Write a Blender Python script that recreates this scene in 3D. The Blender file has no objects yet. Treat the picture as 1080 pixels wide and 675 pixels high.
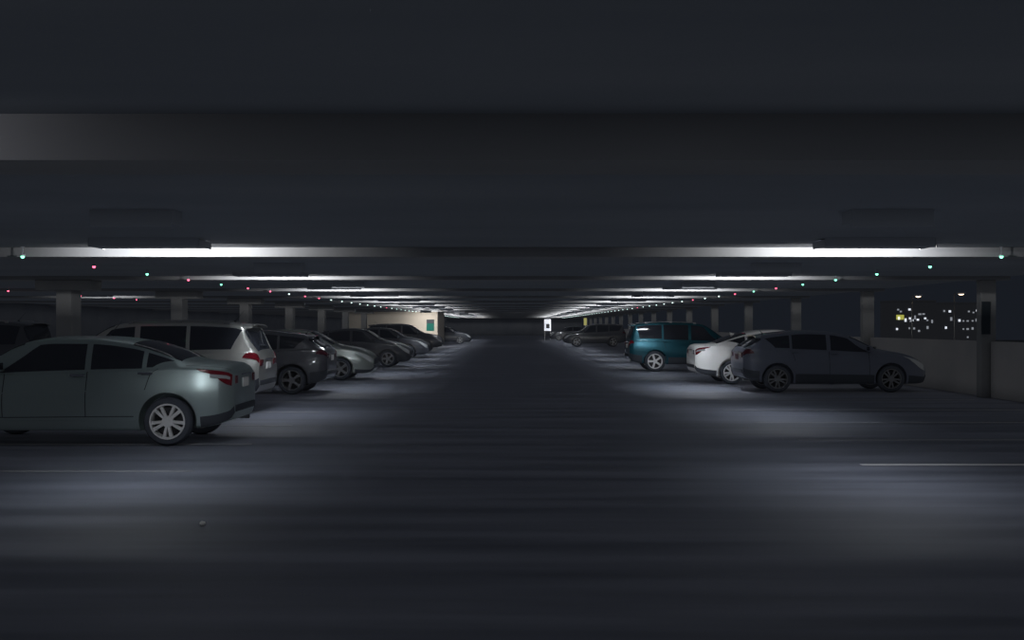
import bpy, bmesh, math, random
from mathutils import Vector, Matrix
random.seed(7)
PI = math.pi
scene = bpy.context.scene
COL = scene.collection
H_EYE = 1.60
FPX = 1150.0          # focal length in pixels of the 1080 px wide frame
SLAB_NEAR, SLAB_FAR, BEAM_Z = 2.74, 2.68, 2.60

# ------------------------------------------------------------------ materials
def mat(name, col, rough=.5, metal=0.0, coat=0.0, spec=.5, emit=None, estr=0.0):
    m = bpy.data.materials.new(name); m.use_nodes = True
    b = m.node_tree.nodes['Principled BSDF']
    b.inputs['Base Color'].default_value = (*col, 1)
    b.inputs['Roughness'].default_value = rough
    b.inputs['Metallic'].default_value = metal
    b.inputs['Coat Weight'].default_value = coat
    b.inputs['Coat Roughness'].default_value = .06
    b.inputs['Specular IOR Level'].default_value = spec
    if emit:
        b.inputs['Emission Color'].default_value = (*emit, 1)
        b.inputs['Emission Strength'].default_value = estr
    return m

def noisy(m, col_a, col_b, scale=(1, 1, 1), nscale=3.0, detail=6, lo=.3, hi=.7, rough=None, bump=0.0):
    nt = m.node_tree; b = nt.nodes['Principled BSDF']
    tc = nt.nodes.new('ShaderNodeTexCoord'); mp = nt.nodes.new('ShaderNodeMapping')
    mp.inputs['Scale'].default_value = scale
    nz = nt.nodes.new('ShaderNodeTexNoise'); nz.inputs['Scale'].default_value = nscale; nz.inputs['Detail'].default_value = detail
    rp = nt.nodes.new('ShaderNodeValToRGB')
    rp.color_ramp.elements[0].position = lo; rp.color_ramp.elements[0].color = (*col_a, 1)
    rp.color_ramp.elements[1].position = hi; rp.color_ramp.elements[1].color = (*col_b, 1)
    L = nt.links.new
    L(tc.outputs['Object'], mp.inputs['Vector']); L(mp.outputs['Vector'], nz.inputs['Vector'])
    L(nz.outputs['Fac'], rp.inputs['Fac']); L(rp.outputs['Color'], b.inputs['Base Color'])
    if rough:
        mr = nt.nodes.new('ShaderNodeMapRange')
        mr.inputs['To Min'].default_value, mr.inputs['To Max'].default_value = rough
        L(nz.outputs['Fac'], mr.inputs['Value']); L(mr.outputs['Result'], b.inputs['Roughness'])
    if bump:
        bp = nt.nodes.new('ShaderNodeBump'); bp.inputs['Strength'].default_value = bump
        L(nz.outputs['Fac'], bp.inputs['Height']); L(bp.outputs['Normal'], b.inputs['Normal'])
    return m

M = {}
M['floor'] = noisy(mat('sealed_concrete', (.2, .2, .22), .5), (.075, .084, .112), (.152, .165, .21), (.16, 1.6, 1), 1.3, 8, .34, .66, (.42, .66), .05)
M['ceiling'] = noisy(mat('ceiling_concrete', (.3, .3, .3), .85), (.115, .135, .17), (.145, .165, .20), (.25, 1, 1), .8, 6)
M['beam'] = noisy(mat('beam_paint', (.7, .68, .64), .7), (.125, .135, .155), (.15, .16, .18), (.4, 1, 1), 1.2, 5)
M['column'] = noisy(mat('column_concrete', (.36, .36, .36), .8), (.115, .125, .14), (.15, .155, .165), (1, 1, .5), 1.5, 6)
M['wall'] = noisy(mat('wall_paint', (.3, .3, .31), .8), (.066, .075, .096), (.086, .095, .115), (1, 1, 1), .7, 6)
M['parapet'] = noisy(mat('parapet_paint', (.2, .2, .2), .8), (.19, .195, .21), (.24, .24, .25), (1, 1, 1), .7, 6)
M['core'] = noisy(mat('core_paint', (.62, .58, .52), .75), (.20, .19, .175), (.24, .225, .205), (1, 1, 1), .9, 5)
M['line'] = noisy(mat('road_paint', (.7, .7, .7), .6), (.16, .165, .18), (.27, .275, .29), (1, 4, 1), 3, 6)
M['line_lit'] = noisy(mat('lit_road_paint', (.7, .7, .7), .6), (.42, .42, .43), (.60, .60, .61), (1, 4, 1), 3, 6)  # brighter copy of the line paint, lamp light put into its colour
M['housing'] = mat('grey_housing', (.20, .225, .27), .7, .0)
M['tube'] = mat('tube_glow', (.9, .9, .9), .4, emit=(1, .97, .9), estr=1.5)
M['led_red'] = mat('red_led', (.6, .05, .1), .3, emit=(1, .12, .22), estr=3.4)
M['led_green'] = mat('green_led', (.1, .6, .4), .3, emit=(.24, 1, .62), estr=3.0)
M['led_white'] = mat('pale_led', (.6, .7, .7), .3, emit=(.72, 1, .93), estr=2.8)
M['ground'] = noisy(mat('outside_ground', (.04, .045, .05), .9), (.03, .034, .04), (.05, .055, .06), (1, 1, 1), .1, 4)
M['facade'] = mat('night_facade', (.10, .105, .12), .8)
M['facade_pale'] = mat('pale_facade', (.34, .31, .33), .8)
M['win_white'] = mat('lit_window', (.5, .5, .5), .4, emit=(.85, .9, 1), estr=.9)
M['win_dim'] = mat('dim_window', (.4, .4, .4), .4, emit=(.7, .75, .85), estr=.28)
M['win_yellow'] = mat('yellow_window', (.5, .5, .1), .4, emit=(.62, .62, .12), estr=.55)
M['lamp_warm'] = mat('warm_lamp', (.9, .8, .6), .4, emit=(1, .72, .5), estr=3)
M['sign_dark'] = mat('dark_sign', (.02, .026, .034), .7, spec=.15)
M['sign_teal'] = mat('teal_print', (.006, .062, .053), .8, spec=.1)
M['sign_lit'] = mat('lit_sign', (.8, .8, .85), .4, emit=(.75, .78, .88), estr=.75)
M['sign_pic'] = mat('sign_picture', (.05, .055, .06), .4)
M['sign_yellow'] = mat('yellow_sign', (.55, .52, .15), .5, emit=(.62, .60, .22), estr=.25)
M['steel'] = mat('galvanised_steel', (.35, .36, .37), .45, .8)
M['paper'] = mat('paper', (.85, .85, .85), .7)
# car materials
M['glass'] = mat('tinted_glass', (.024, .027, .036), .06, 0, 0, .3)
M['rubber'] = mat('tyre_rubber', (.055, .062, .078), .8, 0, 0, .2)
M['black_plastic'] = mat('black_plastic', (.036, .041, .052), .55)
M['seam'] = mat('seam_shadow_gap', (.04, .045, .055), .8, 0, 0, .1)
M['alloy'] = mat('alloy', (.74, .75, .77), .32, .35)
M['alloy_dark'] = mat('dark_alloy', (.22, .23, .25), .38, .5)
M['brake'] = mat('brake_disc', (.05, .05, .055), .5, .6)
M['chrome'] = mat('chrome', (.85, .86, .88), .12, 1.0)
M['tail_red'] = mat('red_lens', (.11, .006, .012), .15, 0, 1)
M['tail_dark'] = mat('smoked_lens', (.06, .012, .02), .15, 0, 1)
M['tail_clear'] = mat('clear_lens', (.36, .38, .40), .15, .3, 1)
M['head_lens'] = mat('headlight_lens', (.50, .53, .55), .12, .4, 1)
M['plate'] = mat('number_plate', (.62, .63, .64), .5)
def paint(name, col, metal=.55, rough=.36):
    return mat(name, col, rough, metal, .9)
M['p_sage'] = paint('sage_silver_paint', (.45, .545, .545), .8, .41)
M['p_sage'].node_tree.nodes['Principled BSDF'].inputs['Coat Weight'].default_value = .35
M['p_sage'].node_tree.nodes['Principled BSDF'].inputs['Coat Roughness'].default_value = .30
M['p_silver'] = paint('silver_paint', (.62, .63, .61), .8)
M['p_grey'] = paint('graphite_paint', (.078, .084, .10), .2)
M['p_greysilver'] = paint('grey_silver_paint', (.38, .42, .40), .75)
M['p_black'] = paint('black_paint', (.088, .10, .135), .0, .3)
M['p_ink'] = paint('ink_paint', (.043, .047, .058), .0, .3)
M['p_white'] = paint('white_paint', (.84, .85, .86), .0, .38)
M['p_teal'] = paint('teal_paint', (.013, .09, .125), .6)

# ------------------------------------------------------------------ helpers
def link(name, bm, m, parent=None, smooth=None):
    me = bpy.data.meshes.new(name); bm.normal_update(); bm.to_mesh(me); bm.free()
    for x in (m if isinstance(m, (list, tuple)) else [m]): me.materials.append(x)
    o = bpy.data.objects.new(name, me); COL.objects.link(o)
    if parent: o.parent = parent
    if smooth is not None:
        for p in me.polygons: p.use_smooth = True
        me.set_sharp_from_angle(angle=math.radians(smooth))
    return o
def share(name, me, parent=None, loc=(0, 0, 0), rot=(0, 0, 0)):
    o = bpy.data.objects.new(name, me); COL.objects.link(o); o.location = loc; o.rotation_euler = rot
    if parent: o.parent = parent
    return o
def tag(o, label=None, cat=None, group=None, kind=None):
    if label: o['label'] = label
    if cat: o['category'] = cat
    if group: o['group'] = group
    if kind: o['kind'] = kind
    return o
def empty(name, loc=(0, 0, 0), rz=0, **k):
    o = bpy.data.objects.new(name, None); COL.objects.link(o); o.location = loc; o.rotation_euler = (0, 0, rz)
    o.empty_display_size = .2
    return tag(o, **k)
def box(bm, lo, hi, bev=0.0, segs=2):
    g = bmesh.ops.create_cube(bm, size=1.0)
    c = [(a + b) / 2 for a, b in zip(lo, hi)]; s = [b - a for a, b in zip(lo, hi)]
    for v in g['verts']: v.co = Vector((c[i] + v.co[i] * s[i] for i in range(3)))
    if bev:
        es = list({e for v in g['verts'] for e in v.link_edges})
        bmesh.ops.bevel(bm, geom=es, offset=bev, segments=segs, affect='EDGES', profile=.6)
def boxo(name, lo, hi, m, parent=None, bev=0.0):
    bm = bmesh.new(); box(bm, lo, hi, bev); return link(name, bm, m, parent)
def struct(name, lo, hi, m, bev=0.0):
    return tag(boxo(name, lo, hi, m, None, bev), kind='structure')
def cyl(bm, p, r, h, axis='Z', n=24, r2=None):
    mtx = {'Z': Matrix(), 'Y': Matrix.Rotation(PI / 2, 4, 'X'), 'X': Matrix.Rotation(PI / 2, 4, 'Y')}[axis]
    bmesh.ops.create_cone(bm, cap_ends=True, segments=n, radius1=r, radius2=r if r2 is None else r2, depth=h, matrix=Matrix.Translation(p) @ mtx)
def lathe_y(bm, prof, n=40, mi=0):
    """prof: list of (radius, y); closed ring round the y axis"""
    rows = []
    for (r, y) in prof:
        rows.append([bm.verts.new((r * math.cos(2 * PI * k / n), y, r * math.sin(2 * PI * k / n))) for k in range(n)])
    for a, b in zip(rows, rows[1:]):
        for k in range(n):
            f = bm.faces.new((a[k], a[(k + 1) % n], b[(k + 1) % n], b[k])); f.material_index = mi
    return rows
def pchip(pts):
    xs = [p[0] for p in pts]; ys = [p[1] for p in pts]; n = len(xs)
    h = [xs[i + 1] - xs[i] for i in range(n - 1)]; d = [(ys[i + 1] - ys[i]) / h[i] for i in range(n - 1)]
    mm = [d[0]] + [0 if d[i - 1] * d[i] <= 0 else 2 * d[i - 1] * d[i] / (d[i - 1] + d[i]) for i in range(1, n - 1)] + [d[-1]]
    def f(x):
        if x <= xs[0]: return ys[0]
        if x >= xs[-1]: return ys[-1]
        i = max(k for k in range(n - 1) if xs[k] <= x)
        t = (x - xs[i]) / h[i]; t2, t3 = t * t, t * t * t
        return (2 * t3 - 3 * t2 + 1) * ys[i] + (t3 - 2 * t2 + t) * h[i] * mm[i] + (-2 * t3 + 3 * t2) * ys[i + 1] + (t3 - t2) * h[i] * mm[i + 1]
    return f
def lerp(a, b, t): return a + (b - a) * t
def sst(a, b, x):
    t = min(1, max(0, (x - a) / (b - a))); return t * t * (3 - 2 * t)

# ------------------------------------------------------------------ cars
SEDAN = dict(L=4.62, hw=.88, wx=(.98, 3.68), r=.325,
    top=[(0, .97), (.05, 1.03), (.18, 1.065), (.55, 1.085), (.66, 1.10), (1.0, 1.28), (1.35, 1.415), (1.9, 1.485), (2.35, 1.49), (2.75, 1.435), (3.5, 1.07), (3.66, 1.03), (4.1, .95), (4.42, .83), (4.56, .74), (4.62, .66)],
    belt=[(0, .90), (.1, .96), (.5, .995), (1.2, .985), (2.5, .945), (3.4, .915), (3.8, .88), (4.25, .79), (4.5, .67), (4.62, .58)],
    w=[(0, .70), (.05, .76), (.18, .82), (.5, .865), (1.2, .88), (3.3, .88), (3.9, .865), (4.25, .80), (4.5, .68), (4.62, .54)],
    bot=[(0, .42), (.05, .33), (.3, .25), (.8, .20), (3.8, .20), (4.3, .20), (4.55, .23), (4.62, .33)],
    rear_glass=(.70, 1.34), wind=(2.80, 3.46), dlo=(1.02, 3.26), split=(1.36, 1.42, 2.22, 2.32), kink=.30, head=(4.02, 4.57), tail=(.03, .46), doors=(1.34, 2.27, 3.22), hatch=0, roofw=.62, rails=0, spokes=10)
COUPE = dict(SEDAN, L=4.53, hw=.885, wx=(.98, 3.68), r=.32,
    top=[(0, .99), (.04, 1.05), (.16, 1.09), (.42, 1.10), (.56, 1.12), (.95, 1.27), (1.4, 1.40), (1.9, 1.475), (2.3, 1.485), (2.75, 1.425), (3.45, 1.05), (3.62, 1.01), (4.05, .92), (4.35, .80), (4.47, .72), (4.53, .64)],
    belt=[(0, .90), (.1, .965), (.5, 1.0), (1.2, .985), (2.5, .93), (3.4, .89), (3.8, .86), (4.2, .77), (4.42, .66), (4.53, .57)],
    w=[(0, .70), (.05, .77), (.2, .835), (.5, .875), (1.2, .885), (3.3, .885), (3.9, .86), (4.2, .79), (4.42, .67), (4.53, .54)],
    bot=[(0, .42), (.05, .33), (.3, .25), (.8, .20), (3.8, .20), (4.2, .20), (4.45, .23), (4.53, .33)],
    rear_glass=(.60, 1.40), wind=(2.8, 3.42), dlo=(.98, 3.22), head=(3.9, 4.48), tail=(.02, .42), kink=.42, doors=(1.3, 2.25, 3.18), fin=1)
SUV = dict(SEDAN, L=4.63, hw=.90, wx=(.95, 3.64), r=.355,
    top=[(0, .98), (.035, 1.12), (.16, 1.36), (.25, 1.52), (.29, 1.60), (.34, 1.635), (.6, 1.665), (1.3, 1.69), (2.0, 1.69), (2.55, 1.645), (3.45, 1.17), (3.62, 1.13), (4.15, 1.03), (4.45, .92), (4.57, .82), (4.63, .72)],
    belt=[(0, .95), (.05, 1.05), (.3, 1.10), (.9, 1.09), (2.4, 1.02), (3.4, .99), (3.8, .95), (4.25, .86), (4.5, .74), (4.63, .64)],
    w=[(0, .76), (.05, .80), (.2, .855), (.5, .885), (1.2, .90), (3.3, .90), (3.9, .885), (4.25, .83), (4.5, .72), (4.63, .58)],
    bot=[(0, .50), (.05, .40), (.3, .31), (.8, .25), (3.8, .25), (4.3, .27), (4.55, .32), (4.63, .42)],
    rear_glass=(.05, .262), wind=(2.62, 3.42), dlo=(.40, 3.22), split=(1.24, 1.31, 2.14, 2.24), kink=.20, head=(3.98, 4.57), tail=(.01, .34), doors=(1.26, 2.19, 3.16), hatch=1, roofw=.66, rails=1, spokes=5)
SUVBOX = dict(SUV, L=4.53, wx=(.88, 3.50),
    top=[(0, 1.0), (.03, 1.12), (.10, 1.36), (.17, 1.56), (.20, 1.63), (.25, 1.665), (.5, 1.70), (1.3, 1.725), (2.0, 1.715), (2.5, 1.66), (3.35, 1.18), (3.52, 1.14), (4.05, 1.05), (4.35, .94), (4.47, .84), (4.53, .74)],
    belt=[(0, .96), (.05, 1.04), (.3, 1.07), (.9, 1.06), (2.4, 1.02), (3.3, .99), (3.7, .96), (4.15, .88), (4.4, .75), (4.53, .66)],
    w=[(0, .78), (.04, .82), (.16, .87), (.4, .89), (1.2, .90), (3.2, .90), (3.8, .885), (4.15, .83), (4.4, .72), (4.53, .58)],
    bot=[(0, .50), (.05, .40), (.3, .31), (.8, .25), (3.7, .25), (4.2, .27), (4.45, .32), (4.53, .42)],
    rear_glass=(.04, .185), wind=(2.57, 3.33), dlo=(.36, 3.12), split=(1.12, 1.19, 2.04, 2.14), head=(3.88, 4.47), tail=(.01, .20), doors=(1.15, 2.09, 3.06), kink=.1)
HATCH = dict(SEDAN, L=4.42, hw=.87, wx=(.80, 3.50), r=.325,
    top=[(0, .95), (.035, 1.06), (.22, 1.18), (.42, 1.31), (.49, 1.355), (.58, 1.385), (1.0, 1.445), (1.5, 1.485), (2.0, 1.47), (2.5, 1.38), (3.25, 1.06), (3.42, 1.02), (3.9, .93), (4.22, .82), (4.36, .73), (4.42, .65)],
    belt=[(0, .92), (.08, .99), (.4, 1.02), (1.0, 1.0), (2.4, .94), (3.2, .90), (3.6, .87), (4.05, .78), (4.3, .67), (4.42, .58)],
    w=[(0, .72), (.05, .77), (.2, .83), (.5, .86), (1.2, .87), (3.2, .87), (3.7, .855), (4.05, .80), (4.3, .68), (4.42, .55)],
    bot=[(0, .44), (.05, .34), (.3, .26), (.8, .20), (3.6, .20), (4.1, .20), (4.35, .23), (4.42, .33)],
    rear_glass=(.06, .44), wind=(2.56, 3.22), dlo=(.62, 3.04), split=(1.10, 1.16, 1.98, 2.08), kink=.24, head=(3.8, 4.36), tail=(.01, .30), doors=(1.12, 2.03, 2.98), hatch=1, roofw=.62, rails=0, spokes=10)

def catmull(P, sub=3):
    out = []; n = len(P)
    for i in range(n - 1):
        p0, p1, p2, p3 = P[max(i - 1, 0)], P[i], P[i + 1], P[min(i + 2, n - 1)]
        for k in range(sub):
            t = k / sub; t2, t3 = t * t, t * t * t
            q = []
            for a in (0, 1):
                m1 = (p2[a] - p0[a]) * .35; m2 = (p3[a] - p1[a]) * .35
                q.append((2 * t3 - 3 * t2 + 1) * p1[a] + (t3 - 2 * t2 + t) * m1 + (-2 * t3 + 3 * t2) * p2[a] + (t3 - t2) * m2)
            out.append(tuple(q))
    out.append(P[-1]); return out

class Shell:
    SUB = 3
    def __init__(s, sp):
        s.sp = sp
        s.ft, s.fb, s.fw, s.fbot = pchip(sp['top']), pchip(sp['belt']), pchip(sp['w']), pchip(sp['bot'])
        s.L = sp['L']; s.cache = {}
    def section(s, x):
        key = round(x, 5)
        if key in s.cache: return s.cache[key]
        w, b, be, tp = s.fw(x), s.fbot(x), s.fb(x), s.ft(x)
        be = min(be, tp - .012); t = tp - be
        G = sst(.02, .40, t); rw = s.sp['roofw'] * min(1, w / (s.sp['hw'] * .96))
        hh = be - b
        P = [(0, b), (.55 * w, b), (.86 * w, b), (.945 * w, b + .03 * min(1, hh / .5)), (.978 * w, b + .20 * hh), (w, b + .48 * hh), (.988 * w, b + .69 * hh), (.928 * w, b + .935 * hh), (.918 * w, be + .004)]
        base = (lerp(.885 * w, .90 * w, G), be + lerp(.30 * t, .022, G))
        rail = (lerp(.74 * w, rw + .05, G), lerp(be + .70 * t, tp - .085, G))
        mid = ((base[0] + rail[0]) / 2 + .014 * G, (base[1] + rail[1]) / 2)
        c1 = (lerp(.58 * w, rw - .015, G), lerp(be + .86 * t, tp - .030, G))
        c2 = (lerp(.30 * w, .33, G), lerp(be + .97 * t, tp - .006, G))
        P += [base, mid, rail, c1, c2, (0, tp)]
        r = catmull(P, s.SUB); s.cache[key] = r
        return r
    def S(s, x, v, side=1):
        r = s.section(x); f = max(0, min(len(r) - 1.0001, v * s.SUB)); i = int(f); t = f - i
        return Vector((x, side * lerp(r[i][0], r[i + 1][0], t), lerp(r[i][1], r[i + 1][1], t)))
    def N(s, x, v, side=1):
        e = .012; x0, x1 = max(0, x - e), min(s.L, x + e); v0, v1 = max(0, v - .08), min(14, v + .08)
        a = s.S(x1, v, side) - s.S(x0, v, side); b = s.S(x, v1, side) - s.S(x, v0, side)
        n = b.cross(a) * side
        if n.length < 1e-9: return Vector((0, 0, 1))
        n.normalize(); return n
    def stations(s):
        L = s.L; xs = set()
        n = 54
        for i in range(n + 1): xs.add(round(L * i / n, 4))
        for i in range(13): xs.add(round(.36 * (i / 12) ** 1.4, 4)); xs.add(round(L - .36 * (i / 12) ** 1.4, 4))
        return sorted(xs)
    def body(s):
        bm = bmesh.new(); rows = []
        for x in s.stations():
            r = s.section(x); m = len(r)
            ring = [bm.verts.new((x, y, z)) for (y, z) in r] + [bm.verts.new((x, -y, z)) for (y, z) in r[m - 2:0:-1]]
            rows.append(ring)
        n = len(rows[0])
        for a, b in zip(rows, rows[1:]):
            for k in range(n): bm.faces.new((a[k], b[k], b[(k + 1) % n], a[(k + 1) % n]))
        bm.faces.new(rows[0]); bm.faces.new(rows[-1][::-1])
        bmesh.ops.recalc_face_normals(bm, faces=bm.faces)
        return bm
    def patch(s, bm, xf, v0, v1, side, n=10, m=6, off=.004, skirt=True, mi=0):
        """xf(tv) -> (xa, xb); v from v0 to v1 (v>14 mirrors to the other side)"""
        g = []
        def pt(x, v, o):
            sd, vv = (side, v) if v <= 14 else (-side, 28 - v)
            nn = s.N(x, vv, sd)
            return s.S(x, vv, sd) + nn * o
        for j in range(m + 1):
            tv = j / m; xa, xb = xf(tv)
            vv = [lerp(v0(lerp(xa, xb, i / n)) if callable(v0) else v0, v1(lerp(xa, xb, i / n)) if callable(v1) else v1, tv) for i in range(n + 1)]
            g.append([(lerp(xa, xb, i / n), vv[i]) for i in range(n + 1)])
        V = [[bm.verts.new(pt(x, v, off)) for x, v in row] for row in g]
        fs = []
        for j in range(m):
            for i in range(n):
                q = (V[j][i], V[j][i + 1], V[j + 1][i + 1], V[j + 1][i])
                fs.append(bm.faces.new(q[::-1] if side > 0 else q))
        if skirt:
            loop = [(0, i) for i in range(n + 1)] + [(j, n) for j in range(1, m + 1)] + [(m, i) for i in range(n - 1, -1, -1)] + [(j, 0) for j in range(m - 1, 0, -1)]
            W = [bm.verts.new(pt(*g[j][i], -.004)) for j, i in loop]
            for k in range(len(loop)):
                k2 = (k + 1) % len(loop)
                a, b = V[loop[k][0]][loop[k][1]], V[loop[k2][0]][loop[k2][1]]
                q = (b, a, W[k], W[k2])
                fs.append(bm.faces.new(q[::-1] if side > 0 else q))
        for f in fs: f.material_index = mi

def cut_wheels(bm, sp):
    """wheel wells cut out of the closed shell"""
    me = bpy.data.meshes.new('shell'); bm.to_mesh(me); bm.free()
    o = bpy.data.objects.new('shell', me); COL.objects.link(o)
    cb = bmesh.new()
    for wx in sp['wx']:
        for sd in (1, -1):
            cyl(cb, (wx, sd * (sp['hw'] - .12), sp['r'] + .005), sp['r'] + .055, .50, 'Y', 40)
    cme = bpy.data.meshes.new('cutter'); cb.to_mesh(cme); cb.free()
    co = bpy.data.objects.new('cutter', cme); COL.objects.link(co)
    md = o.modifiers.new('b', 'BOOLEAN'); md.operation = 'DIFFERENCE'; md.object = co; md.solver = 'EXACT'
    dg = bpy.context.evaluated_depsgraph_get(); dg.update()
    res = bpy.data.meshes.new_from_object(o.evaluated_get(dg))
    bpy.data.objects.remove(o); bpy.data.objects.remove(co); bpy.data.meshes.remove(me); bpy.data.meshes.remove(cme)
    out = bmesh.new(); out.from_mesh(res); bpy.data.meshes.remove(res)
    return out

def wheel_meshes(r, n, metal):
    key = ('w', r, n, metal)
    if key in M: return M[key]
    W = .205; ri = r * .70
    bm = bmesh.new()
    prof = [(ri, -W / 2 + .02), (ri + .02, -W / 2), (r - .03, -W / 2 + .004), (r - .006, -W / 2 + .03), (r, -W / 2 + .06), (r, W / 2 - .06), (r - .006, W / 2 - .03), (r - .03, W / 2 - .004), (ri + .02, W / 2), (ri, W / 2 - .02), (ri, -W / 2 + .02)]
    lathe_y(bm, prof, 44); bmesh.ops.remove_doubles(bm, verts=bm.verts, dist=1e-5); bmesh.ops.recalc_face_normals(bm, faces=bm.faces)
    tyre = link('t', bm, M['rubber'], None, 35); tm = tyre.data; bpy.data.objects.remove(tyre)
    bm = bmesh.new()                                   # +y is the outer face
    rr = ri + .012
    lathe_y(bm, [(rr, W / 2 - .012), (rr - .004, W / 2 + .004), (rr - .022, W / 2 + .004), (rr - .03, W / 2 - .03), (rr - .03, -W / 2 + .02), (rr, -W / 2 + .02), (rr, W / 2 - .012)], 44)
    yo = W / 2 - .015
    for k in range(n):
        a = 2 * PI * k / n; wi, wo = (.020, .026) if n >= 8 else (.030, .042)
        if n >= 8: a += (.10 if k % 2 else -.10)
        def P(rad, tt, y): return (rad * math.cos(a) - tt * math.sin(a), y, rad * math.sin(a) + tt * math.cos(a))
        vs = []
        for rad, ww, y in ((.045, wi, yo - .012), (ri * .55, (wi + wo) / 2, yo + .006), (rr - .024, wo, yo)):
            vs.append([bm.verts.new(P(rad, -ww, y - .035)), bm.verts.new(P(rad, ww, y - .035)), bm.verts.new(P(rad, ww * .75, y)), bm.verts.new(P(rad, -ww * .75, y))])
        for A, B in zip(vs, vs[1:]):
            for i in range(4): bm.faces.new((A[i], A[(i + 1) % 4], B[(i + 1) % 4], B[i]))
        bm.faces.new(vs[0]); bm.faces.new(vs[-1][::-1])
    cyl(bm, (0, yo - .02, 0), .075, .05, 'Y', 24); cyl(bm, (0, yo + .008, 0), .032, .012, 'Y', 20)
    bmesh.ops.recalc_face_normals(bm, faces=bm.faces)
    o = link('r', bm, M[metal], None, 30); rm = o.data; bpy.data.objects.remove(o)
    bm = bmesh.new(); cyl(bm, (0, .0, 0), ri * .80, .02, 'Y', 32); cyl(bm, (0, -.04, 0), ri * .98, .02, 'Y', 32)
    for k in range(1): box(bm, (-.05, -.01, ri * .45), (.07, .045, ri * .84), .01)
    o = link('d', bm, M['brake'], None, 30); dm = o.data; bpy.data.objects.remove(o)
    M[key] = (tm, rm, dm); return M[key]

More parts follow.
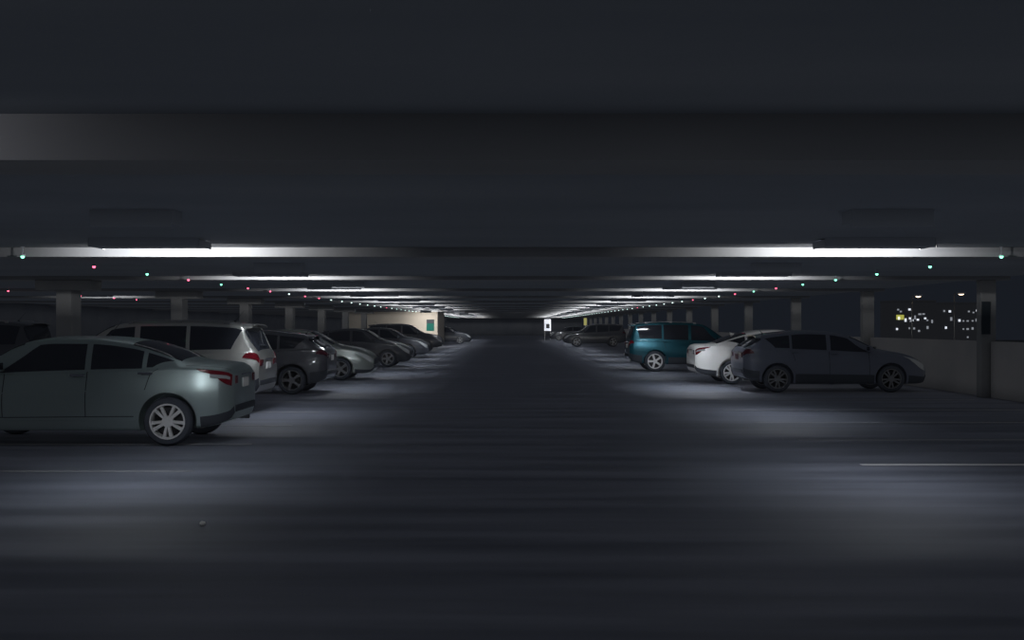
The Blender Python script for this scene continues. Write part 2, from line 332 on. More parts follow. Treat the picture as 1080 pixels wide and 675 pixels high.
def make_car(name, label, sp, paintm, nose, x_ref, y_near, at='rear', spokes=None, alloy='alloy', tail='tail_red', cat='car', handles='paint', group='parked cars', trim='chrome', plate='plate'):
    """nose: -1 points to -X, +1 to +X. x_ref: world X of the rear ('rear') or nose end; y_near: world Y of the side towards the camera"""
    sh = Shell(sp); L = sp['L']; PM = M[paintm]; hw = sp['hw']
    cx = x_ref + (nose * L / 2 if at == 'rear' else -nose * L / 2)
    root = empty(name, (cx, y_near + hw, 0), 0 if nose > 0 else PI, label=label, cat=cat, group=group)
    ox = -L / 2
    def fin(o): o.location.x = ox; return o
    # body: painted shell with wheel wells, door gaps in a second material
    bm = cut_wheels(sh.body(), sp)
    for f in bm.faces: f.material_index = 0
    d0, d1, d2 = sp['doors']
    for sd in (1, -1):
        for xd, vlo in ((d1, 4.2), (d2, 4.2)):
            sh.patch(bm, lambda t, xd=xd: (xd - .006, xd + .006), vlo, 8.9, sd, 1, 12, .0016, False, 1)
        sh.patch(bm, lambda t: (d0 + .10 - .16 * t - .006, d0 + .10 - .16 * t + .006), 6.0, 8.9, sd, 1, 12, .0016, False, 1)
        sh.patch(bm, lambda t: (sp['wx'][0] + sp['r'] + .12, sp['wx'][1] - sp['r'] - .10), 4.16, 4.22, sd, 20, 1, .0016, False, 1)
        if not sp['hatch']:
            sh.patch(bm, lambda t: (.05, .62), 10.2, 10.35, sd, 12, 1, .0016, False, 1)
        sh.patch(bm, lambda t: (sp['wind'][1] + .16, sp['head'][1] - .12), 10.3, 10.4, sd, 14, 1, .0016, False, 1)
    fin(link('body', bm, [PM, M['seam']], root, 32))
    # glass
    def glass(nm, *a, **k):
        b = bmesh.new(); sh.patch(b, *a, **k); return fin(link(nm, b, M['glass'], root, 40))
    wa, wb = sp['wind']
    glass('windshield', lambda t: (wa, wb), 11.45, 28 - 11.45, 1, 14, 16, off=.005)
    ra, rb = sp['rear_glass']
    glass('rear_window', lambda t: (ra, rb), (11.2 if sp['hatch'] else 11.5), 28 - (11.2 if sp['hatch'] else 11.5), 1, 14, 16, off=.005)
    a, b_ = sp['dlo']; s0, s1, s2, s3 = sp['split']; kk = sp['kink']
    def vhi(x): return 10.9
    for sd in (1, -1):
        glass('quarter_window', lambda t: (a - .10 + kk * (1 - t), s0), 9.25, vhi, sd, 8, 6, off=.004)
        glass('side_window', lambda t: (s1, s2), 9.15, vhi, sd, 10, 6, off=.004)
        glass('side_window', lambda t: (s3, b_ - .55 * t), 9.15, vhi, sd, 12, 6, off=.004)
    # lamps
    h0, h1 = sp['head']; t0, t1 = sp['tail']
    tm = [M[tail], M['tail_clear']]
    for sd in (1, -1):
        b = bmesh.new(); sh.patch(b, lambda t: (h0 + .22 * (1 - t), h1), lambda x: lerp(7.3, 6.0, sst(h0, h1, x)), lambda x: lerp(8.5, 8.3, sst(h0, h1, x)), sd, 10, 5, .010)
        hl = fin(link('headlight', b, M['head_lens'], root, 40)); hl['label'] = 'glassy clear headlight'
        b = bmesh.new()
        if sp['hatch']:
            sh.patch(b, lambda t: (t0, t1 * (.85 - .35 * t)), 6.75, 8.8, sd, 8, 6, .010)
        else:
            sh.patch(b, lambda t: (t0, t1 - .05 * (1 - t)), lambda x: lerp(6.3, 7.7, sst(t0, t1, x)), lambda x: lerp(8.3, 8.4, sst(t0, t1, x)), sd, 10, 6, .010)
            sh.patch(b, lambda t: (t0 + .02, t1 * .62), 6.75, 7.15, sd, 6, 1, .013, True, 1)
        r0 = sh.section(0.0)
        yv = sh.S(0, 7.3, 1).y; zz = sh.S(0, 7.2, 1).z
        box(b, (-.012, min(sd * .42, sd * yv * .97), zz - .07), (.01, max(sd * .42, sd * yv * .97), zz + .045), .01)
        tl = fin(link('taillight', b, tm, root, 40)); tl['label'] = 'red tail lamp'
    # bumpers / lower trim
    for nm, xf in (('rear_bumper_trim', lambda t: (.004, sp['wx'][0] - sp['r'] - .10)), ('front_bumper_trim', lambda t: (sp['wx'][1] + sp['r'] + .10, L - .004))):
        b = bmesh.new()
        for sd in (1, -1): sh.patch(b, xf, 2.6, 4.0 if not sp['hatch'] else 4.5, sd, 12, 4, .006)
        fx = (-.014, .012) if 'rear' in nm else (L - .012, L + .014)
        zb = sh.fbot(0 if 'rear' in nm else L); wv = sh.S(0 if 'rear' in nm else L, 3.5).y * .93
        box(b, (fx[0], -wv, zb + .01), (fx[1], wv, zb + .10), .01)
        fin(link(nm, b, M['black_plastic'], root, 40))
    for sd in (1, -1):
        b = bmesh.new(); sh.patch(b, lambda t: (sp['wx'][0] + sp['r'] + .10, sp['wx'][1] - sp['r'] - .08), 2.7, 3.9 if not sp['hatch'] else 4.4, sd, 20, 4, .008)
        fin(link('side_sill', b, M['black_plastic'] if sp['hatch'] else PM, root, 40))
    # grille and plates
    b = bmesh.new(); zt = sh.ft(L) - .03; zb = sh.fbot(L) + .12; wg = sh.S(L, 6).y * .80
    box(b, (L - .02, -wg, zb), (L + .006, wg, zt), .008)
    for k in range(4): box(b, (L + .004, -wg + .03, lerp(zb, zt, (k + .8) / 4.6) - .006), (L + .014, wg - .03, lerp(zb, zt, (k + .8) / 4.6) + .006))
    fin(link('grille', b, M['black_plastic'], root))
    zr = sh.S(0, 7.2).z
    b = bmesh.new(); box(b, (-.016, -.155, zr - .13), (.004, .155, zr + .0), .006); fin(link('number_plate', b, M[plate], root))
    b = bmesh.new(); box(b, (-.026, -.26, zr + .035), (.004, .26, zr + .062), .008); fin(link('tailgate_trim', b, M[trim], root))
    # handles, mirrors
    for sd in (1, -1):
        for xh in (d0 + .10, d1 + .12):
            p = sh.S(xh, 7.35, sd); nn = sh.N(xh, 7.35, sd)
            b = bmesh.new(); box(b, (-.10, -.012, -.016), (.10, .022, .016), .010, 3)
            o = link('door_handle', b, M['chrome'] if handles == 'chrome' else PM, root, 40)
            o.rotation_euler = (0, 0, 0 if sd > 0 else PI); o.location = (p.x + ox, p.y + sd * .016, p.z)
            b = bmesh.new(); sh.patch(b, lambda t, xh=xh: (xh - .075, xh + .06), 7.05, 7.6, sd, 5, 3, .003); rc = fin(link('handle_recess', b, M['seam'], o, 40))
            rc.parent = root
        xm = b_ - .08; p = sh.S(xm, 9.3, sd)
        b = bmesh.new(); bmesh.ops.create_uvsphere(b, u_segments=20, v_segments=12, radius=1)
        for v in b.verts:
            v.co = Vector((v.co.x * (.085 if v.co.x > 0 else .03), v.co.y * .115, v.co.z * .07))
            v.co += Vector((p.x, p.y + sd * .14, p.z + .075))
        box(b, (p.x - .03, min(p.y - sd * .03, p.y + sd * .10), p.z + .0), (p.x + .03, max(p.y - sd * .03, p.y + sd * .10), p.z + .035), .01)
        mi = fin(link('wing_mirror', b, PM, root, 40))
        b = bmesh.new(); box(b, (p.x - .038, p.y + sd * .14 - .09, p.z + .03), (p.x - .026, p.y + sd * .14 + .09, p.z + .12), .005)
        link('mirror_glass', b, M['glass'], mi)
    # roof fittings
    if sp['rails']:
        for sd in (1, -1):
            b = bmesh.new(); x0, x1 = .55, wa - .25; n = 16; pr = None; rings = []
            for i in range(n + 1):
                x = lerp(x0, x1, i / n); q = sh.S(x, 11.7, sd); up = .03 if 0 < i < n else .0
                c = q + Vector((0, 0, up)); rings.append([b.verts.new(c + Vector((0, .018 * math.cos(t), .014 * math.sin(t)))) for t in (k * PI / 4 for k in range(8))])
            for A, B in zip(rings, rings[1:]):
                for k in range(8): b.faces.new((A[k], A[(k + 1) % 8], B[(k + 1) % 8], B[k]))
            b.faces.new(rings[0][::-1]); b.faces.new(rings[-1])
            for i in (0, .5, 1):
                q = sh.S(lerp(x0 + .05, x1 - .05, i), 11.7, sd); box(b, (q.x - .05, q.y - .014, q.z - .02), (q.x + .05, q.y + .014, q.z + .04), .005)
            bmesh.ops.recalc_face_normals(b, faces=b.faces); fin(link('roof_rail', b, M['alloy_dark'], root, 40))
    if sp['hatch']:
        xs = sp['rear_glass'][1] + .02; b = bmesh.new(); tz = sh.ft(xs + .06)      # roof spoiler over the tailgate
        n = 12; wr = sp['roofw'] * .98; rows = []
        for j in range(n + 1):
            y = lerp(-wr, wr, j / n); dz = -.05 * abs(y / wr) ** 3
            rows.append([b.verts.new((xs + .22, y, tz + .012 + dz)), b.verts.new((xs - .13, y * .96, tz - .012 + dz)), b.verts.new((xs - .13, y * .96, tz - .032 + dz)), b.verts.new((xs + .10, y, tz - .06 + dz))])
        for A, B in zip(rows, rows[1:]):
            for k in range(4): b.faces.new((A[k], A[(k + 1) % 4], B[(k + 1) % 4], B[k]))
        b.faces.new(rows[0][::-1]); b.faces.new(rows[-1]); bmesh.ops.recalc_face_normals(b, faces=b.faces)
        fin(link('roof_spoiler', b, PM, root, 40))
        b = bmesh.new(); q = sh.S(lerp(ra, rb, .12), 14); box(b, (q.x - .03, -.03, q.z - .0), (q.x + .0, .34, q.z + .022), .006); fin(link('rear_wiper', b, M['black_plastic'], root))
    q = sh.S(sp['top'][7][0] if not sp['hatch'] else .62, 14)
    if sp.get('fin'):
        b = bmesh.new(); q = sh.S(1.15, 14); V = [b.verts.new(q + Vector(c)) for c in ((.16, -.02, -.01), (.16, .02, -.01), (-.05, .025, -.01), (-.05, -.025, -.01), (-.07, -.004, .075), (-.07, .004, .075))]
        for f in ((0, 1, 2, 3), (0, 4, 5, 1), (1, 5, 2), (0, 3, 4), (2, 5, 4, 3)): b.faces.new([V[i] for i in f])
        bmesh.ops.recalc_face_normals(b, faces=b.faces); fin(link('roof_fin', b, PM, root))
    else:
        b = bmesh.new(); cyl(b, (0, 0, .13), .006, .28, 'Z', 8, .003); cyl(b, (0, 0, .0), .022, .03, 'Z', 16)
        o = link('antenna', b, M['black_plastic'], root, 40); o.location = q + Vector((ox, 0, .005)); o.rotation_euler = (0, -.7, 0)
    # exhaust, wipers
    b = bmesh.new()
    for dy in (-.25, .22):
        x0 = wb + .02; q = sh.S(x0, 13.3, 1); box(b, (x0 - .02, dy - .30, q.z + .0), (x0 + .005, dy + .26, q.z + .02), .004)
    fin(link('windscreen_wiper', b, M['black_plastic'], root))
    b = bmesh.new(); cyl(b, (.13, -.48, sh.fbot(.15) + .0), .03, .16, 'X', 16); fin(link('exhaust_pipe', b, M['steel'], root, 40))
    # wheels: tyre > rim, brake disc
    tme, rme, dme = wheel_meshes(sp['r'], spokes or sp['spokes'], alloy)
    for wx in sp['wx']:
        for sd in (1, -1):
            w = share('wheel', tme, root, (wx + ox, sd * (hw - .115), sp['r']), (0, 0, 0 if sd > 0 else PI))
            share('rim', rme, w); share('brake_disc', dme, w)
    # underbody between the wells
    return root

left, right = -1, 1
make_car('sedan', 'sage silver sedan nearest on the left, rear towards the aisle, ten-spoke alloy wheel', dict(SEDAN, top=[(0, .98), (.05, 1.05), (.16, 1.09), (.5, 1.115), (.60, 1.125), (.95, 1.27), (1.35, 1.385), (1.9, 1.448), (2.35, 1.452), (2.75, 1.405)] + SEDAN['top'][10:], dlo=(.88, 3.12), kink=.26, split=(1.12, 1.18, 1.86, 1.94), doors=(1.02, 1.90, 3.0), w=[(0, .60), (.05, .69), (.18, .785), (.5, .86)] + SEDAN['w'][4:], wx=(.82, 3.54)), 'p_sage', -1, -3.74, 14.4, handles='chrome')
make_car('sport_utility_vehicle', 'light silver sport utility with roof rails and rear spoiler, parked just behind the sage sedan', SUV, 'p_silver', -1, -4.56, 19.5)
make_car('hatchback', 'dark graphite hatchback parked tail out between silver sport utility and grey sedan', HATCH, 'p_grey', -1, -4.30, 25.2, spokes=5, alloy='alloy_dark', tail='tail_dark')
make_car('sedan', 'grey silver sedan with lit headlamp corner, nose out, beside the dark graphite hatchback', SEDAN, 'p_greysilver', 1, -4.05, 31.6, 'nose', spokes=5, alloy='alloy_dark', tail='tail_dark')
make_car('sedan', 'black sedan parked nose out with bright bonnet edge, second nose-out car on the left', COUPE, 'p_ink', 1, -3.9, 41.6, 'nose', spokes=5, alloy='alloy_dark', tail='tail_dark')
make_car('sedan', 'black sedan nose out with pale door mirror, third nose-out car on the left', SEDAN, 'p_ink', 1, -4.05, 52.3, 'nose', spokes=5, alloy='alloy_dark', tail='tail_dark')
make_car('sport_utility_vehicle', 'black sport utility nose out in front of the bright stair wall', SUV, 'p_ink', 1, -4.2, 65.5, 'nose', spokes=5, alloy='alloy_dark', tail='tail_dark')
make_car('sedan', 'small dark sedan beyond the right end of the bright stair wall', SEDAN, 'p_ink', 1, -3.5, 93.0, 'nose', spokes=5, alloy='alloy_dark', tail='tail_dark')
make_car('sport_utility_vehicle', 'dark sport utility with lit roof edge, cut by the frame behind the sage sedan', SUVBOX, 'p_ink', -1, -11.55, 26.0)
make_car('hatchback', 'black hatchback nearest on the right side, rear towards the aisle', HATCH, 'p_black', 1, 5.52, 25.9, spokes=10, alloy='alloy_dark', tail='tail_dark', trim='black_plastic', plate='tail_dark')
make_car('sedan', 'white sedan with red tail lamp, half hidden behind the black hatchback', COUPE, 'p_white', 1, 4.98, 29.5, spokes=10)
make_car('sport_utility_vehicle', 'teal blue sport utility with bright alloy wheel, parked beyond the white sedan', SUVBOX, 'p_teal', 1, 4.06, 37.6, spokes=5)
make_car('sport_utility_vehicle', 'dark sport utility nose out with lit bonnet and windscreen pillar, far on the right', SUV, 'p_ink', -1, 3.85, 81.0, 'nose', spokes=5, alloy='alloy_dark', tail='tail_dark')
make_car('sedan', 'tiny dark sedan farthest on the right beside the small lit sign', SEDAN, 'p_ink', -1, 3.9, 112.0, 'nose', spokes=5, alloy='alloy_dark', tail='tail_dark')

# ------------------------------------------------------------------ setting
Y0, Y1, XL, XR = -8.0, 172.0, -24.0, 11.0
struct('floor', (XL, Y0, -.2), (XR, Y1, 0), M['floor'])
struct('ceiling', (XL, Y0, 2.88), (XR, 6.65, SLAB_NEAR + .25), M['ceiling'])
struct('ceiling', (XL, 6.65, SLAB_NEAR), (XR, 15.95, SLAB_NEAR + .25), M['ceiling'])
struct('ceiling', (XL, 16.2, SLAB_FAR), (XR, Y1, SLAB_NEAR + .25), M['ceiling'])
struct('wall_left', (XL - .2, Y0, -.2), (XL, Y1, SLAB_NEAR + .25), M['wall'])
struct('wall_back', (XL, Y1, -.2), (XR, Y1 + .2, SLAB_NEAR + .25), M['wall'])
BEAMS = [15.95 + 8.1 * k for k in range(19)]
struct('beam', (XL, 6.65, BEAM_Z), (XR, 7.25, SLAB_NEAR), M['beam'], .008)
struct('beam', (XL, 6.60, BEAM_Z), (XR, 6.65, 2.88), M['beam'])
for yb in BEAMS: struct('beam', (XL, yb, BEAM_Z), (XR, yb + .6, SLAB_FAR if yb > 16 else SLAB_NEAR), M['beam'], .008)
def column(x, y, corbel=True, hw=.17):
    bm = bmesh.new(); box(bm, (x - hw, y + .02, 0), (x + hw, y + (.58 if corbel else .26), BEAM_Z), .02)
    if corbel: box(bm, (x - .62, y - .02, BEAM_Z - .22), (x + .62, y + .62, BEAM_Z), .02)
    tag(link('column', bm, M['column']), kind='structure')
for k in range(-1, 18):
    yb = 15.95 + 8.1 * k
    if yb > 5 and not (80 < yb < 91): column(-9.9, yb)
    if yb > 5: column(10.52, yb, False, .17)
# outer parapet with openings above, one panel per bay
for k in range(-1, 18):
    yb = 15.95 + 8.1 * k
    struct('wall_parapet', (10.55, yb + .6 if k >= 0 else 8.0, 0), (10.8, yb + 8.08, 1.24), M['parapet'], .01)
struct('wall_core', (-12.6, 82.0, 0), (-5.6, 90.0, BEAM_Z), M['core'])
# stall lines painted on the floor
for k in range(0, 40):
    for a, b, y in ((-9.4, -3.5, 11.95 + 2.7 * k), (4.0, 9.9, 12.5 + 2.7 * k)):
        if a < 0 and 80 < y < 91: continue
        struct('floor_marking', (a, y - .05, 0), (b, y + .05, .003), M['line_lit'] if a > 0 and k == 0 else M['line'])
struct('ground_outside', (11.0, -20, -6.3), (420, 560, -6.0), M['ground'])

# ------------------------------------------------------------------ ceiling lamps
ORD = ['first', 'second', 'third', 'fourth', 'fifth', 'sixth', 'seventh', 'eighth', 'ninth', 'tenth', 'eleventh', 'twelfth', 'thirteenth', 'fourteenth', 'fifteenth', 'sixteenth', 'seventeenth', 'eighteenth', 'nineteenth', 'twentieth']
TENS = {2: 'twenty', 3: 'thirty', 4: 'forty', 5: 'fifty'}
TENTH = {2: 'twentieth', 3: 'thirtieth', 4: 'fortieth', 5: 'fiftieth'}
def nth(i):
    if i < 20: return ORD[i]
    t, u = divmod(i + 1, 10)
    return TENTH[t] if u == 0 else TENS[t] + '-' + ORD[u - 1]
def area(name, parent, loc, rot, sx, sy, power, col, spread=PI):
    l = bpy.data.lights.new(name, 'AREA'); l.shape = 'RECTANGLE'; l.size = sx; l.size_y = sy; l.energy = power; l.color = col; l.spread = spread
    o = bpy.data.objects.new(name, l); COL.objects.link(o); o.parent = parent; o.location = loc; o.rotation_euler = rot
    return o
def trough_bm(z0, near=.17, far=.085):
    bm = bmesh.new(); hw = .40                     # origin at the slab
    box(bm, (-hw, -.175, -.012), (hw, .175, 0)); box(bm, (-hw, -.175, -near), (hw, -.165, -.012)); box(bm, (-hw, .165, -far), (hw, .175, -.012))
    for k in range(15):                            # cross louvres
        x = -hw + .005 + (2 * hw - .01) * k / 14
        e = k in (0, 14); box(bm, (x - .003, -.165, -.135 if e else -.118), (x + .003, .165, -.012 if e else -.062))
    return bm
def tube_bm():
    bm = bmesh.new(); cyl(bm, (0, .05, -.028), .013, .76, 'X', 16); return bm
o = link('x', trough_bm(0), M['housing']); TROUGH = o.data; bpy.data.objects.remove(o)
o = link('x', tube_bm(), M['tube']); TUBE = o.data; bpy.data.objects.remove(o)
P_POOL, P_WASH = 60.0, 260.0
for s, side in ((-1, 'left'), (1, 'right')):
    for k in range(14):
        y = 10.9 + 8.1 * k; x = s * (3.75 if k == 0 else 4.05 if s < 0 else 4.6)
        if s < 0 and 80 < y < 91: pass
        z = SLAB_NEAR if y < 15 else SLAB_FAR
        t = empty('ceiling_light', (x, y, z), 0, label=f'grey trough ceiling light over the {side} parking row, {nth(k)} from the front', cat='ceiling light', group='trough ceiling lights')
        share('housing', TROUGH, t); share('tube', TUBE, t)
        area('lamp', t, (0, -.02, -.056), (math.radians(22), 0, 0), .76, .05, P_POOL * (.74 if k == 0 else 1.7 if (k, s) == (2, 1) else .7 if (k, s) == (3, 1) else .95), (.92, .96, 1.0), math.radians(170))
def hood_bm(zs, gap):
    """added slot lamp turned to the beam: back, bottom and top plates keep the light on the beam face"""
    bm = bmesh.new(); hw = .72
    box(bm, (-hw, -.04, zs - gap - .010), (hw, -.02, 0))
    box(bm, (-hw, -.03, zs - gap - .010), (hw, .36, zs - gap)); box(bm, (-hw, -.03, zs + gap * .8), (hw, .36, zs + gap * .8 + .008))
    for s in (-1, 1): box(bm, (s * hw - .006, -.04, zs - gap - .010), (s * hw + .006, .52, min(0, zs + .05)))
    return bm
HOODS = {}  # unseen lamps added to brighten the beam faces
for s, side in ((-1, 'left'), (1, 'right')):
    for k, yb in enumerate(BEAMS[:17]):
        if s < 0 and 80 < yb < 91: continue
        sl = SLAB_NEAR if k == 0 else SLAB_FAR
        zs, gap = (-.075, .028) if k == 0 else (-.042, .020)
        if zs not in HOODS:
            o = link('x', hood_bm(zs, gap), M['housing']); HOODS[zs] = o.data; bpy.data.objects.remove(o)
        t = empty('added_beam_light', (s * (4.8 if k == 0 else 5.0), yb - 1.7, sl), 0, label=f'added slim slot lamp facing a beam, {nth(k)} from the front on the {side}', cat='ceiling light', group='added slot lamps facing the beams')
        share('housing', HOODS[zs], t)
        area('lamp', t, (0, .0, zs - .002), (PI / 2, 0, 0), 1.1, .014, P_WASH * (1.0 if k == 0 else .85), (1, .965, .90), PI)
# lamp above the stair wall
t = empty('ceiling_light', (-6.3, 79.6, SLAB_FAR), 0, label='warm trough ceiling light just in front of the bright stair wall', cat='ceiling light')
share('housing', TROUGH, t, rot=(0, 0, 0)); share('tube', TUBE, t)
area('lamp', t, (0, .1, -.12), (math.radians(50), 0, 0), 1.2, .1, 150, (1, .93, .83), math.radians(150))
# slot lamp added out of view to brighten the nearest beam, left of the aisle
t = empty('added_beam_light', (-4.5, 4.9, 2.88), 0, label='added slim slot lamp facing the nearest ceiling beam, out of view at the upper left', cat='ceiling light')
HOODS[-.14] = None
o = link('x', hood_bm(-.14, .05), M['housing']); HOODS[-.14] = o.data; bpy.data.objects.remove(o)
share('housing', HOODS[-.14], t); area('lamp', t, (0, 0, -.143), (PI / 2, 0, 0), 1.1, .018, 16, (1, .95, .95), PI)
# slot lamp added to make the short lit strip over the far left row
t = empty('added_beam_light', (-15.0, 38.55, SLAB_FAR), 0, label='added slim grey slot lamp facing a beam in the far left row', cat='ceiling light')
share('housing', HOODS[-.042], t); area('lamp', t, (0, 0, -.044), (PI / 2, 0, 0), 1.1, .012, 60, (1, .965, .9), PI)

# ------------------------------------------------------------------ bay sensors (small LED indicators)
def sensor_meshes(drop):
    bm = bmesh.new(); cyl(bm, (0, 0, -drop / 2), .008, drop, 'Z', 10); cyl(bm, (0, 0, -.004), .03, .008, 'Z', 16); cyl(bm, (0, 0, -drop), .034, .022, 'Z', 20)
    o = link('x', bm, M['housing'], None, 40); a = o.data; bpy.data.objects.remove(o)
    out = {}
    for c in ('red', 'green', 'white'):
        bm = bmesh.new(); bmesh.ops.create_uvsphere(bm, u_segments=16, v_segments=10, radius=.027, matrix=Matrix.Translation((0, 0, -drop - .02)))
        o = link('x', bm, M['led_' + c], None, 60); out[c] = o.data; bpy.data.objects.remove(o)
    return a, out
SN, SF = sensor_meshes(SLAB_NEAR - 2.615), sensor_meshes(SLAB_FAR - 2.615)
WORD = {'red': 'red', 'green': 'green', 'white': 'pale white-green'}
def sensor(x, y, c, label, grp):
    near = y < 15.95; A, B = SN if near else SF
    t = empty('hanging_indicator_light', (x, y, SLAB_NEAR if near else SLAB_FAR), 0, label=label, cat='indicator light', group=grp)
    share('housing', A, t); share('led_lens', B[c], t)
LSEQ = 'grgrgrrwrr' + 'wwwwwwwrwwwwww'
RSEQ = 'ggggg' + 'rgrwwrwwwwwwrwwwwww'
CM = {'g': 'green', 'r': 'red', 'w': 'white'}
n = 0
for k in range(49):
    y = 15.82 + 2.7 * k
    if 81 < y < 92: continue
    if 92 <= y < 103: continue
    c = CM[LSEQ[k]] if k < len(LSEQ) else 'white'
    sensor(-7.1, y, c, f'{WORD[c]} bay indicator light under the ceiling, {nth(n)} from the front in the left row', 'indicator lights over the left row'); n += 1
for k in range(52):
    y = 15.82 + 2.7 * k
    c = CM[RSEQ[k]] if k < len(RSEQ) else 'white'
    sensor(7.1, y, c, f'{WORD[c]} bay indicator light under the ceiling, {nth(k)} from the front in the right row', 'indicator lights over the right row')
for k, y in enumerate((31.6, 36.9, 40.0, 42.4)):
    sensor(-14.6, y, 'red', f'red bay indicator light over the far left row, {nth(k)} from the front', 'indicator lights over the far left row')
for k, x in enumerate((5.63, 5.84)):
    bm = bmesh.new(); cyl(bm, (0, 0, -.03), .012, .06, 'Z', 12); cyl(bm, (0, 0, -.065), .022, .008, 'Z', 16); box(bm, (-.016, -.004, -.062), (-.010, .004, -.03)); box(bm, (.010, -.004, -.062), (.016, .004, -.03))
    o = link('hanging_sprinkler', bm, M['chrome']); o.location = (x, 15.0, SLAB_NEAR)
    tag(o, f'small chrome sprinkler head on the ceiling at the right, {"left" if k == 0 else "right"} one of the pair', 'sprinkler', 'ceiling sprinklers')

# ------------------------------------------------------------------ signs and small things
t = empty('column_sign', (10.42, 24.0, 1.9), 0, label='tall dark sign panel on the right column beside the opening', cat='sign')
boxo('panel', (-.09, -.03, -.50), (.10, -.008, .22), M['sign_dark'], t, .004)
t = empty('wall_poster', (-6.1, 82.0, 1.6), 0, label='teal and dark poster on the bright stair wall', cat='poster')
boxo('board', (-.33, -.03, -.42), (.24, -.002, .43), M['sign_teal'], t); boxo('dark_header', (-.33, -.04, .14), (.24, -.03, .43), M['sign_dark'], t)
t = empty('information_sign', (3.85, 118.0, 0), 0, label='small lit white sign on two posts far down the aisle on the right', cat='sign')
boxo('lit_panel', (-.36, -.06, 1.0), (.36, .06, 2.24), M['sign_lit'], t, .01); boxo('picture', (-.16, -.075, 1.25), (.22, -.06, 1.75), M['sign_pic'], t)
for s in (-.3, .3): boxo('post', (s - .03, -.03, 0), (s + .03, .03, 1.0), M['steel'], t)
t = empty('information_sign', (8.6, 128.0, 0), 0, label='narrow dull yellow sign on a post far down the right side', cat='sign')
boxo('panel', (-.17, -.04, 1.6), (.17, .04, 2.45), M['sign_yellow'], t, .01); boxo('post', (-.03, -.03, 0), (.03, .03, 1.6), M['steel'], t)
bm = bmesh.new(); bmesh.ops.create_icosphere(bm, subdivisions=2, radius=.028)
for v in bm.verts: v.co *= random.uniform(.7, 1.15); v.co.z = max(v.co.z * .8, -.018)
o = link('paper_scrap', bm, M['paper']); o.location = (-2.47, 8.7, .018)
tag(o, 'crumpled white paper scrap on the bare floor in front of the sage sedan', 'litter')

# ------------------------------------------------------------------ the city beyond the parapet
def px(x, y, d): return ((x - 540) * d / FPX, d, H_EYE + (343 - y) * d / FPX)
def building(label, x0, x1, ytop, d, wins, m='facade'):
    a, b = px(x0, ytop, d), px(x1, ytop, d)
    t = empty('office_building', ((a[0] + b[0]) / 2, d, -6.0), 0, label=label, cat='building')
    cx = (a[0] + b[0]) / 2
    boxo('wall', (a[0] - cx, 0, 0), (b[0] - cx, 14, a[2] + 6.0), M[m], t)
    boxo('roof_parapet', (a[0] - cx - .2, -.2, a[2] + 6.0), (b[0] - cx + .2, 14.2, a[2] + 6.5), M['facade'], t)
    for (wx, wy, w, h, mm) in wins:
        p = px(wx, wy, d); s = d / FPX
        boxo('window', (p[0] - cx - w * s / 2, -.15, p[2] + 6 - h * s / 2), (p[0] - cx + w * s / 2, -.02, p[2] + 6 + h * s / 2), M['win_' + mm], t)
building('dark far office block with a yellow lit window, seen through the left of the opening', 942, 987, 318, 400, [
    (947.2, 326.6, 2, 1.6, 'dim'), (950, 328.6, 2, 1.6, 'dim'), (959.2, 326.4, 2.4, 2, 'white'), (961.6, 327.4, 1.4, 1.2, 'dim'), (949.3, 334.6, 8, 5, 'yellow'), (948, 335.6, 2.2, 3, 'white'),
    (955, 337.6, 2, 3.4, 'white'), (959.6, 335.8, 2, 2, 'white'), (962, 337.8, 2.6, 2.2, 'white'), (965, 334.8, 1.6, 4, 'dim'), (960.4, 338.8, 1.8, 1.4, 'dim'), (968, 337.2, 2.4, 1.8, 'white'), (975.7, 335.8, 2.2, 1.8, 'white'), (978, 337.8, 1.8, 1.4, 'dim'), (983, 339, 1.6, 3.4, 'dim'),
    (970, 331.4, 3, 1.6, 'dim'), (974, 331.2, 2.6, 1.4, 'dim'), (946, 347, 1.9, 2, 'white'), (959, 346.2, 1.4, 1.8, 'dim'), (964, 346.4, 1.9, 2, 'dim'), (969.2, 349, 2, 2, 'dim'), (978.2, 345.4, 2, 3, 'dim')])
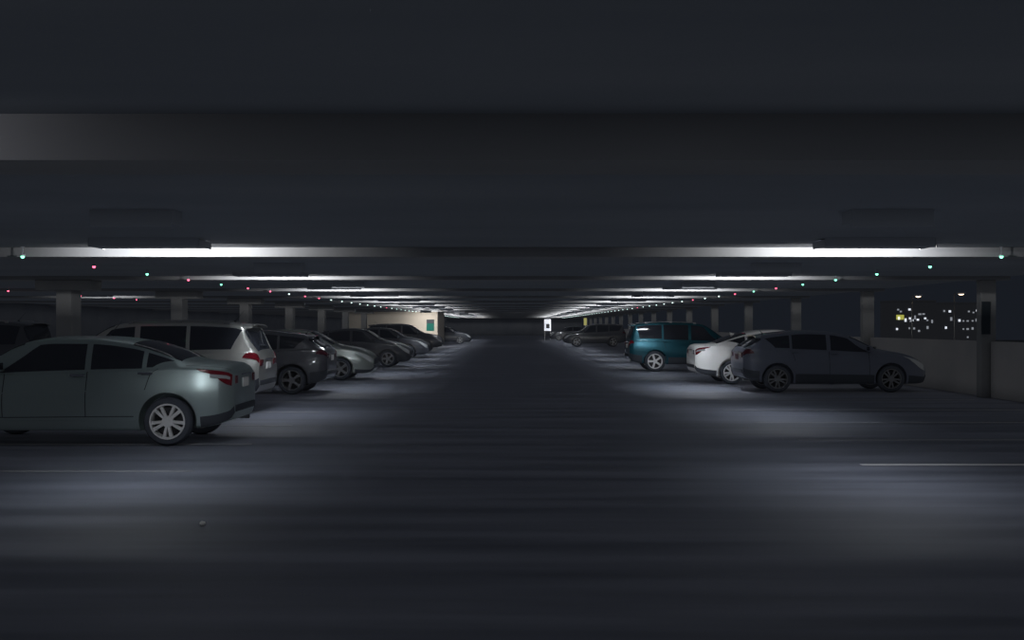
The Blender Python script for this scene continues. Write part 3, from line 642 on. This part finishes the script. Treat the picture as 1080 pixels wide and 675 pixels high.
building('dark far office block with spaced white windows, seen through the right of the opening', 992, 1034, 320, 430, [
    (995.8, 328, 1.8, 2, 'dim'), (1001.7, 328.4, 2.4, 2.2, 'white'), (1003.2, 336.4, 2, 3.6, 'dim'), (1011.8, 338, 2.2, 2.4, 'white'), (997.6, 345.6, 2, 2.4, 'white'), (1016, 338.5, 1.6, 1.4, 'dim'), (1020.5, 338.5, 2.2, 1.4, 'dim'), (1025.7, 338.4, 1.8, 1.4, 'dim'), (1030, 337.6, 2.2, 3, 'dim'),
    (1021.8, 328.5, 1.9, 1.6, 'dim'), (1026.6, 329.6, 1.6, 1.4, 'dim'), (1030.4, 327.5, 2, 2, 'white'), (1016, 347, 1.6, 1.4, 'dim'), (1020.5, 347, 2.4, 1.8, 'dim'), (1025.7, 346.4, 2, 2.4, 'dim'), (1020.6, 355.6, 1.6, 1.6, 'dim')])
p0 = px(962, 328, 385)
def street_lamp(x, y, d, label):
    p = px(x, y, d); t = empty('street_lamp', (p[0], p[1], -6.0), 0, label=label, cat='street lamp', group='street lamps outside')
    h = p[2] + 6.0
    bm = bmesh.new(); cyl(bm, (0, .9, h / 2), .06, h, 'Z', 12, .04); bm2 = bmesh.new(); box(bm2, (-.02, .0, h + .02), (.02, .9, h + .07)); 
    link('pole', bm, M['steel'], t, 40); link('arm', bm2, M['steel'], t)
    hd = boxo('lamp_head', (-.16, -.25, h - .01), (.16, .2, h + .09), M['housing'], t, .02)
    bm = bmesh.new(); bmesh.ops.create_uvsphere(bm, u_segments=16, v_segments=8, radius=1)
    for v in bm.verts: v.co = Vector((v.co.x * .13, v.co.y * .2 - .02, v.co.z * .06 + h - .015))
    link('lamp_lens', bm, M['lamp_warm'], hd, 60)
street_lamp(968.3, 312.3, 60, 'warm street lamp outside the opening, nearer the black hatchback')
street_lamp(1013.6, 310.0, 60, 'warm street lamp outside the opening, nearer the signed column')

# ------------------------------------------------------------------ world, camera, view
w = bpy.data.worlds.new('night'); scene.world = w; w.use_nodes = True
bg = w.node_tree.nodes['Background']; bg.inputs['Color'].default_value = (.0088, .0108, .0152, 1); bg.inputs['Strength'].default_value = 1.0
scene.cycles.use_fast_gi = True; scene.cycles.fast_gi_method = 'ADD'
w.light_settings.distance = .35; w.light_settings.ao_factor = .085
cam = bpy.data.cameras.new('camera'); co = bpy.data.objects.new('camera', cam); COL.objects.link(co)
cam.sensor_width = 36; cam.lens = 36 * FPX / 1080; cam.shift_y = 5.5 / 1080; cam.clip_end = 1500; cam.clip_start = .05
co.location = (0, 0, H_EYE); co.rotation_euler = (PI / 2, 0, 0); scene.camera = co
vs = scene.view_settings; vs.view_transform = 'Standard'; vs.look = 'None'; vs.gamma = 1; vs.exposure = 0; vs.use_curve_mapping = False
scene.cycles.use_denoising = True
scene.cycles.max_bounces = 6
scene.cycles.sample_clamp_indirect = 2.0
